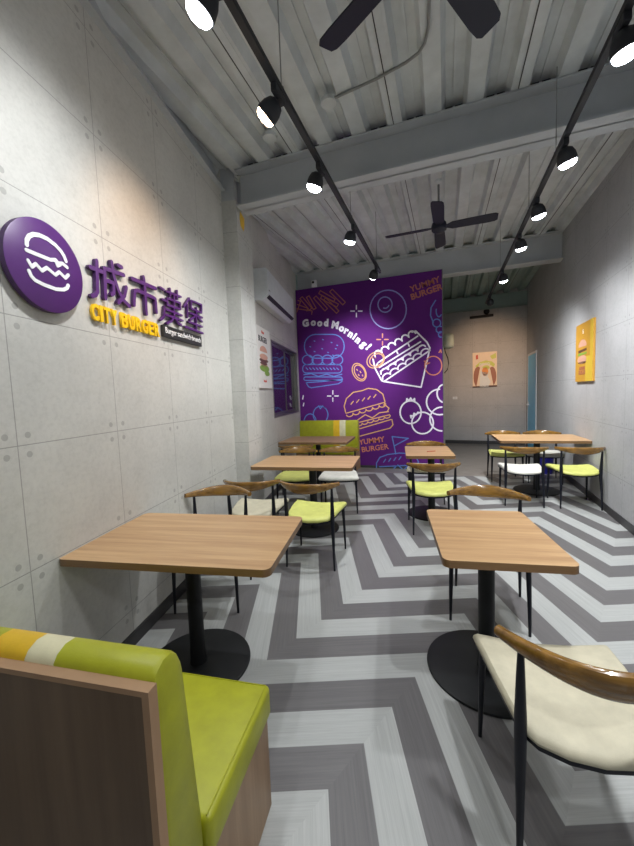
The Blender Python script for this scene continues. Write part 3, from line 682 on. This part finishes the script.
def spot(x, y, aim, label, warm=False, energy=60, ang=100):
    r = thing('track_spotlight', label, 'spotlight', loc=(x, y, ZT), group='black track spotlights')
    bm = bmesh.new(); box(bm, (-.016, -.06, -.045), (.016, .06, -.002), bev=.004); link('adapter', bm, M['track'], r)
    p = Vector((-.035 if x < 0 else .012, 0, -.078)); d = (Vector(aim) - (Vector((x, y, ZT)) + p)).normalized()
    bm = bmesh.new(); tube(bm, [(0, 0, -.03), (p.x * .8, 0, -.07)], .010, 8)
    link('arm', bm, M['track'], r)
    q = d.to_track_quat('-Z', 'Y').to_matrix().to_4x4(); mt = Matrix.Translation(p) @ q
    bm = bmesh.new(); lathe(bm, [(0, .040), (.022, .038), (.042, .025), (.055, -.005), (.060, -.042), (.060, -.054), (.054, -.054), (.054, -.046), (0, -.046)], 24, mtx=mt); h = link('lamp_housing', bm, M['track'], r, True)
    bm = bmesh.new(); lathe(bm, [(0, -.047), (.0535, -.047), (.053, -.062), (.046, -.075), (.030, -.084), (0, -.088)], 24, mtx=mt); link('lens', bm, M['lampw'] if warm else M['lamp'], h, True)
    ld = bpy.data.lights.new('spot_beam', 'SPOT'); ld.energy = energy; ld.spot_size = radians(ang); ld.spot_blend = 1.0; ld.shadow_soft_size = .045
    ld.color = (1, .66, .42) if warm else (.96, .98, 1.0)
    lo = bpy.data.objects.new('spot_beam', ld); COL.objects.link(lo); lo.parent = r
    lo.matrix_local = Matrix.Translation(p + d * .095) @ q
    return r
spot(-.83, 1.32, (-1.75, 1.2, 1.75), 'bright spotlight at top left corner, nearest on left track', energy=50, ang=140)
spot(-.83, 1.90, (-1.9, 1.95, 2.3), 'warm orange glowing spotlight, second on the left track', True, energy=26, ang=80)
spot(-.83, 2.60, (-1.6, 2.9, 1.2), 'spotlight just before the big beam on left track', energy=85, ang=140)
spot(-.83, 3.62, (-1.5, 4.2, .9), 'second spotlight from far end of left track', energy=90, ang=140)
spot(-.83, 4.86, (-1.62, 6.98, 1.95), 'far end spotlight of left track, in front of the mural', energy=270, ang=60)
spot(.775, 2.16, (1.2, 2.5, .9), 'big bright spotlight at right picture edge, nearest on right track', energy=110, ang=140)
spot(.775, 3.01, (1.4, 3.6, 1.0), 'spotlight under the big beam on right track', energy=110, ang=140)
spot(.775, 3.80, (1.35, 4.5, 1.0), 'third spotlight along the right track', energy=95, ang=140)
spot(.775, 4.58, (1.25, 5.4, .8), 'fourth spotlight along the right track', energy=110, ang=140)
spot(.775, 5.82, (1.15, 7.0, .6), 'spotlight below the second beam on right track', energy=210, ang=130)
spot(.775, 7.33, (1.0, 10.6, 1.95), 'farthest spotlight of right track, in the corridor', True, energy=170, ang=58)
spot(-.83, .35, (-1.2, .5, .6), 'added fill spotlight of left track, unseen above the viewer', energy=26, ang=112)  # out-of-view head added for fill light, like the next two
spot(.775, .75, (1.0, 1.2, .6), 'added fill spotlight of right track, unseen above the viewer', energy=100, ang=135)
spot(.775, -.6, (.6, .2, .6), 'added fill spotlight of right track, unseen behind the viewer', energy=50, ang=130)

# ------------------------------------------------------------------ tables
TZ = .757
def table(x, y, rz, w, d, label, base_r=.285, bx=0, by=0):
    r = thing('pedestal_table', label, 'table', loc=(x, y, 0), rz=rz, group='oak topped pedestal tables')
    def outline(ins=0, rad=.035):
        P = []
        for sx, sy, a0 in ((1, -1, -90), (1, 1, 0), (-1, 1, 90), (-1, -1, 180)):
            cx, cy = sx * (w / 2 - rad), sy * (d / 2 - rad)
            P += [(cx + (rad - ins) * cos(radians(a0 + 15 * k)), cy + (rad - ins) * sin(radians(a0 + 15 * k))) for k in range(7)]
        return P
    bm = bmesh.new(); prism(bm, outline(), TZ - .034, TZ)
    for f in bm.faces:
        if abs(f.normal.z) < .5 or f.calc_center_median().z < TZ - .01: f.material_index = 1
    bm.normal_update()
    for f in bm.faces: f.material_index = 0 if f.calc_center_median().z > TZ - .001 else 1
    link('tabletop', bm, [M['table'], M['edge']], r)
    bm = bmesh.new(); box(bm, (bx - .17, by - .17, TZ - .04), (bx + .17, by + .17, TZ - .034)); lathe(bm, [(0, TZ - .06), (.07, TZ - .06), (.07, TZ - .04), (0, TZ - .04)], 24, mtx=T3(bx, by)); link('top_plate', bm, M['base_black'], r)
    bm = bmesh.new(); lathe(bm, [(0, .016), (.047, .016), (.042, .05), (.040, .2), (.040, TZ - .06), (0, TZ - .06)], 28, mtx=T3(bx, by)); link('column', bm, M['base_black'], r, True)
    bm = bmesh.new(); lathe(bm, [(0, 0), (base_r, 0), (base_r + .002, .004), (base_r, .012), (base_r - .01, .016), (.05, .020), (0, .020)], 64, mtx=T3(bx, by)); link('base_disc', bm, M['base_black'], r, True)
    return r
table(-1.268, 1.535, radians(9.3), 1.045, .665, 'large oak table at the left wall behind the near green bench', bx=-.045, by=.035)
table(.198, 1.948, radians(8.5), .53, .685, 'small square oak table in the right foreground', .30, 0, .03)
table(-1.43, 3.65, radians(6), 1.08, .68, 'wide oak table between the two pairs of chairs at left', .27, .05, .0)
table(-1.96, 5.50, radians(4), 1.10, .78, 'farthest left oak table, in front of the far green bench', .27)
table(1.235, 5.84, radians(2), 1.09, .76, 'oak table by the right wall with four chairs', .29, -.02, -.05)
table(-.20, 4.50, radians(7), .53, .74, 'small oak table in front of the mural with a red brown pen on it', .28, .03, -.06)
# pen on the mural table
bm = bmesh.new(); tube(bm, [(-.055, 0, .006), (.05, 0, .006), (.06, 0, .006)], [.006, .006, .002], 8)
o = link('pen', bm, M['m_brown'], None, True); o.matrix_world = Matrix.Translation((-.16, 4.42, TZ)) @ Matrix.Rotation(radians(35), 4, 'Z'); tag(o, 'dark red pen lying on small table before the mural', 'pen')

# ------------------------------------------------------------------ chairs
def seat_outline(g=0.0):
    P = [(-.244, .234), (-.12, .228), (0, .226), (.12, .228), (.244, .234), (.250, .222), (.240, .10), (.228, -.02), (.215, -.12), (.203, -.185), (.165, -.225), (.09, -.250), (0, -.258)]
    return P + [(-x, y) for x, y in reversed(P[5:-1])]
def saddle(x, y): return .020 * (abs(x) / .24) ** 2 - .010 * max(0, (-y - .12) / .13) - .016 * max(0, (y - .16) / .07) ** 2
def make_chair(seat_mat, label):
    r = thing('dining_chair', label, 'chair', group='horn backed dining chairs')
    O = seat_outline(); n = len(O); bm = bmesh.new(); rings = []
    for k, (s, dz) in enumerate(((.0, .455), (.35, .456), (.65, .457), (.86, .457), (.95, .453), (.99, .443), (1.0, .432), (.98, .420))):
        if k == 0: continue
        rings.append([bm.verts.new((x * s, y * s, dz + (saddle(x * s, y * s) if dz > .425 else saddle(x, y) * .9))) for x, y in O])
    c = bm.verts.new((0, 0, .455))
    for i in range(n): bm.faces.new((c, rings[0][i], rings[0][(i + 1) % n]))
    for a, b in zip(rings, rings[1:]):
        for i in range(n): bm.faces.new((a[i], b[i], b[(i + 1) % n], a[(i + 1) % n]))
    bm.faces.new(rings[-1])
    link('seat', bm, seat_mat, r, True)
    # frame rim below the seat
    bm = bmesh.new(); rr_ = []
    for g, z in ((-.014, .418), (-.009, .416), (-.009, .402), (-.02, .400)):
        rr_.append([bm.verts.new((x * (1 + g * 4), y * (1 + g * 4), z + saddle(x, y) * .9)) for x, y in O])
    for a, b in zip(rr_, rr_[1:] + rr_[:1]):
        for i in range(n): bm.faces.new((a[i], b[i], b[(i + 1) % n], a[(i + 1) % n]))
    link('seat_frame', bm, M['navy'], r, True)
    for s in (-1, 1):
        bm = bmesh.new(); tube(bm, [(s * .222, .222, 0), (s * .219, .215, .2), (s * .213, .205, .43)], [.008, .012, .016], 12); link('leg', bm, M['navy'], r, True)
        bm = bmesh.new(); tube(bm, [(s * .212, -.225, 0), (s * .208, -.215, .2), (s * .202, -.195, .40), (s * .203, -.198, .48), (s * .206, -.206, .62), (s * .208, -.212, .715)], [.008, .012, .018, .018, .013, .009], 12); link('leg', bm, M['navy'], r, True)
    bm = bmesh.new(); K_ = 28; pts = []; a1 = []; a2 = []
    for i in range(K_ + 1):
        t = -1 + 2 * i / K_; x = .256 * t
        y = -.155 - .175 * (1 - abs(t) ** 2.1); z = .729 - .010 * (1 - t * t)
        pts.append(Vector((x, y, z))); e = (1 - abs(t) ** 1.7)
        a1.append(.016 + .001 * e); a2.append(.016 + .030 * e)
    rings = []
    nn = 16
    for i, p in enumerate(pts):
        d = (pts[min(i + 1, K_)] - pts[max(i - 1, 0)]).normalized(); d.z = 0; d.normalize()
        nrm = Vector((-d.y, d.x, 0)); lean = Vector((0, -.22, 1)).normalized()
        up = (lean - d * lean.dot(d)).normalized(); nrm = d.cross(up)
        rings.append([bm.verts.new(p + nrm * (a1[i] * abs(cos(a)) ** .8 * (1 if cos(a) > 0 else -1)) + up * (a2[i] * abs(sin(a)) ** .8 * (1 if sin(a) > 0 else -1))) for a in [2 * pi * k / nn for k in range(nn)]])
    for a, b in zip(rings, rings[1:]):
        for k in range(nn): bm.faces.new((a[k], a[(k + 1) % nn], b[(k + 1) % nn], b[k]))
    for rg in (rings[0], rings[-1]): bm.faces.new(rg)
    link('backrest', bm, M['rail'], r, True)
    return r
protos = {}
def chair(kind, cx, cy, deg, label):
    if kind not in protos: protos[kind] = o = make_chair(M[kind], label)
    else: o = copy_tree(protos[kind])
    o['label'] = label; o.matrix_world = Matrix.Translation((cx, cy, 0)) @ Matrix.Rotation(radians(deg), 4, 'Z'); return o
def by_mid(kind, fx, fy, bx, by, label):     # front leg midpoint and rear leg midpoint
    a = atan2(fy - by, fx - bx) - pi / 2; return chair(kind, (fx + bx) / 2, (fy + by) / 2, math.degrees(a), label)
def by_rail(kind, x0, y0, x1, y1, face, label, push=.165):
    mx, my = (x0 + x1) / 2, (y0 + y1) / 2; a = atan2(y1 - y0, x1 - x0)
    if face < 0: a += pi
    return chair(kind, mx - sin(a) * push, my + cos(a) * push, math.degrees(a), label)
chair('beige', .379, 1.375, 8.1, 'large beige seated chair in the right foreground corner')
by_mid('cream', .242, 2.347, .276, 2.778, 'chair behind the small foreground table, facing the viewer')
by_mid('lime', -1.132, 3.20, -1.099, 2.776, 'lime green seated chair behind the large left table, back to the viewer')
by_rail('beige', -1.892, 2.745, -1.40, 2.845, 1, 'beige seated chair by the left wall, back to the viewer')
by_rail('cream', -1.931, 2.268, -1.444, 2.421, -1, 'chair at far side of the large left table, facing the viewer')
by_rail('lime', -.373, 3.775, .133, 3.865, 1, 'lime green seated chair at the small mural table, back to the viewer')
by_rail('cream', -.525, 5.20, -.002, 5.23, -1, 'cream seated chair against mural side of the small mural table')
by_rail('white', .655, 5.018, 1.173, 5.014, 1, 'white seated chair at the right wall table, back to the viewer')
by_rail('lime', 1.253, 5.03, 1.767, 5.06, 1, 'lime seated chair nearest the right wall, back to the viewer')
by_rail('lime', .622, 6.563, 1.145, 6.593, -1, 'lime seated chair at far left corner of right wall table')
by_rail('white', 1.199, 6.63, 1.712, 6.59, -1, 'pale seated chair behind the right wall table in front of blue door')
by_rail('lime', -2.118, 4.39, -1.634, 4.50, -1, 'lime seated chair at far side of the second left table')
by_rail('white', -1.59, 4.51, -1.078, 4.629, -1, 'white seated chair at far side of the second left table')
by_rail('cream', -2.354, 4.845, -1.85, 4.95, 1, 'chair before the farthest left table, mostly hidden, back to the viewer')

# ------------------------------------------------------------------ benches
def bench(label, loc, rz, L, backtop, stripes, depth=.52, seat_z=.46):
    """local: x from -L to 0 (free end at 0), y = 0 the rear panel, seat towards +y"""
    r = thing('booth_bench', label, 'bench', loc=loc, rz=rz, group='green booth benches')
    bm = bmesh.new(); box(bm, (-L, .0, 0), (-.030, .022, backtop - .004)); p = link('back_panel', bm, M['booth_dark'], r)
    bm = bmesh.new(); box(bm, (-.030, -.001, 0), (-.014, .024, backtop + .008)); box(bm, (-L, -.001, backtop - .004), (-.030, .024, backtop + .008)); link('edge_band', bm, M['edge_band'], p)
    bm = bmesh.new(); box(bm, (-L, .024, 0), (-.015, depth - .012, seat_z - .115)); link('base', bm, M['booth_wood'], r)
    # backrest cushion with coloured stripes along its length
    bm = bmesh.new(); prof = [(.024, seat_z - .10), (.024, backtop + .012), (.034, backtop + .026), (.055, backtop + .036), (.080, backtop + .034), (.100, backtop + .018), (.112, backtop - .01), (.150, seat_z + .02), (.152, seat_z - .10)]
    cuts = [(-L, 0)] + [(x, i) for x, i in stripes] + [(-.016, None)]; prev = None
    xs = []
    for (x, i), (x2, _) in zip(cuts, cuts[1:]): xs.append((x, x2, i))
    def rg(x, ins=0):
        cy = .085; cz = seat_z + .1
        return [bm.verts.new((x, y + (cy - y) * ins * .16, z - (z - cz) * ins * .05)) for y, z in prof]
    last = rg(xs[0][0])
    bm.faces.new(last)
    for a_, b_, i in xs:
        segs = [b_] if b_ != -.016 else [b_ - .018, b_ - .005, b_]
        for k, bx in enumerate(segs):
            nx = rg(bx, (0, .3, 1)[k] if len(segs) > 1 else 0)
            for j in range(len(prof)):
                f = bm.faces.new((last[j], nx[j], nx[(j + 1) % len(prof)], last[(j + 1) % len(prof)])); f.material_index = i
            last = nx
    f = bm.faces.new(last); f.material_index = xs[-1][2]
    link('backrest_cushion', bm, [M['olive'], M['yellow'], M['pale']], r, True)
    bm = bmesh.new(); box(bm, (-L, .153, seat_z - .112), (0, depth, seat_z), bev=.018, seg=3); c = link('seat_cushion', bm, M['olive'], r, True)
    bm = bmesh.new(); tube(bm, [(-L + .02, depth - .014, seat_z + .0005), (-.014, depth - .014, seat_z + .0005)], .0022, 6); tube(bm, [(-.014, .16, seat_z + .0005), (-.014, depth - .014, seat_z + .0005)], .0022, 6); link('piping', bm, M['olive'], c, True)
    return r
bench('green vinyl bench in the left foreground corner with yellow and pale stripes', (-.53, .50, 0), radians(6.6), 1.05, .912, [(-.45, 1), (-.347, 2), (-.268, 0)], depth=.575)
# far bench: faces the viewer, so it is turned round and its free end shows on the right
def bench_far():
    L = 1.22; r = thing('booth_bench', 'far green bench against the purple mural with yellow and white stripes', 'bench', loc=(-1.60, 6.95, 0), group='green booth benches')
    bm = bmesh.new(); box(bm, (-L, -.045, 0), (-.0, .0, .93)); link('back_panel', bm, M['booth_wood'], r)
    bm = bmesh.new(); x = [(-L, -.50, 0), (-.50, -.37, 1), (-.37, -.25, 2), (-.25, -.004, 0)]
    prof = [(-.046, .36), (-.046, .945), (-.07, .96), (-.10, .95), (-.115, .925), (-.15, .48), (-.15, .36)]
    last = [bm.verts.new((-L, y, z)) for y, z in prof]; bm.faces.new(last)
    for a_, b_, i in x:
        nx = [bm.verts.new((b_, y, z)) for y, z in prof]
        for j in range(7): bm.faces.new((last[j], nx[j], nx[(j + 1) % 7], last[(j + 1) % 7])).material_index = i
        last = nx
    bm.faces.new(last); link('backrest_cushion', bm, [M['olive'], M['yellow'], M['pale']], r, True)
    bm = bmesh.new(); box(bm, (-L, -.54, 0), (-.015, -.046, .345)); link('base', bm, M['booth_wood'], r)
    bm = bmesh.new(); box(bm, (-L, -.55, .345), (0, -.152, .46), bev=.018, seg=3); link('seat_cushion', bm, M['olive'], r, True)
bench_far()
# bin
r = thing('waste_bin', 'blue plastic bin on the floor behind the right wall table', 'bin', loc=(1.60, 7.0, 0))
bm = bmesh.new(); lathe(bm, [(0, 0), (.105, 0), (.125, .30), (.132, .31), (.132, .33), (.120, .33), (.10, .02), (0, .02)], 28); link('body', bm, M['bin'], r, True)

# ------------------------------------------------------------------ world and view
w = bpy.data.worlds.new('world'); SC.world = w; w.use_nodes = True
w.node_tree.nodes['Background'].inputs[0].default_value = (.8, .85, .9, 1); w.node_tree.nodes['Background'].inputs[1].default_value = .16
SC.view_settings.view_transform = 'Standard'; SC.view_settings.look = 'None'; SC.view_settings.gamma = 1; SC.view_settings.use_curve_mapping = False
SC.view_settings.exposure = 0.50
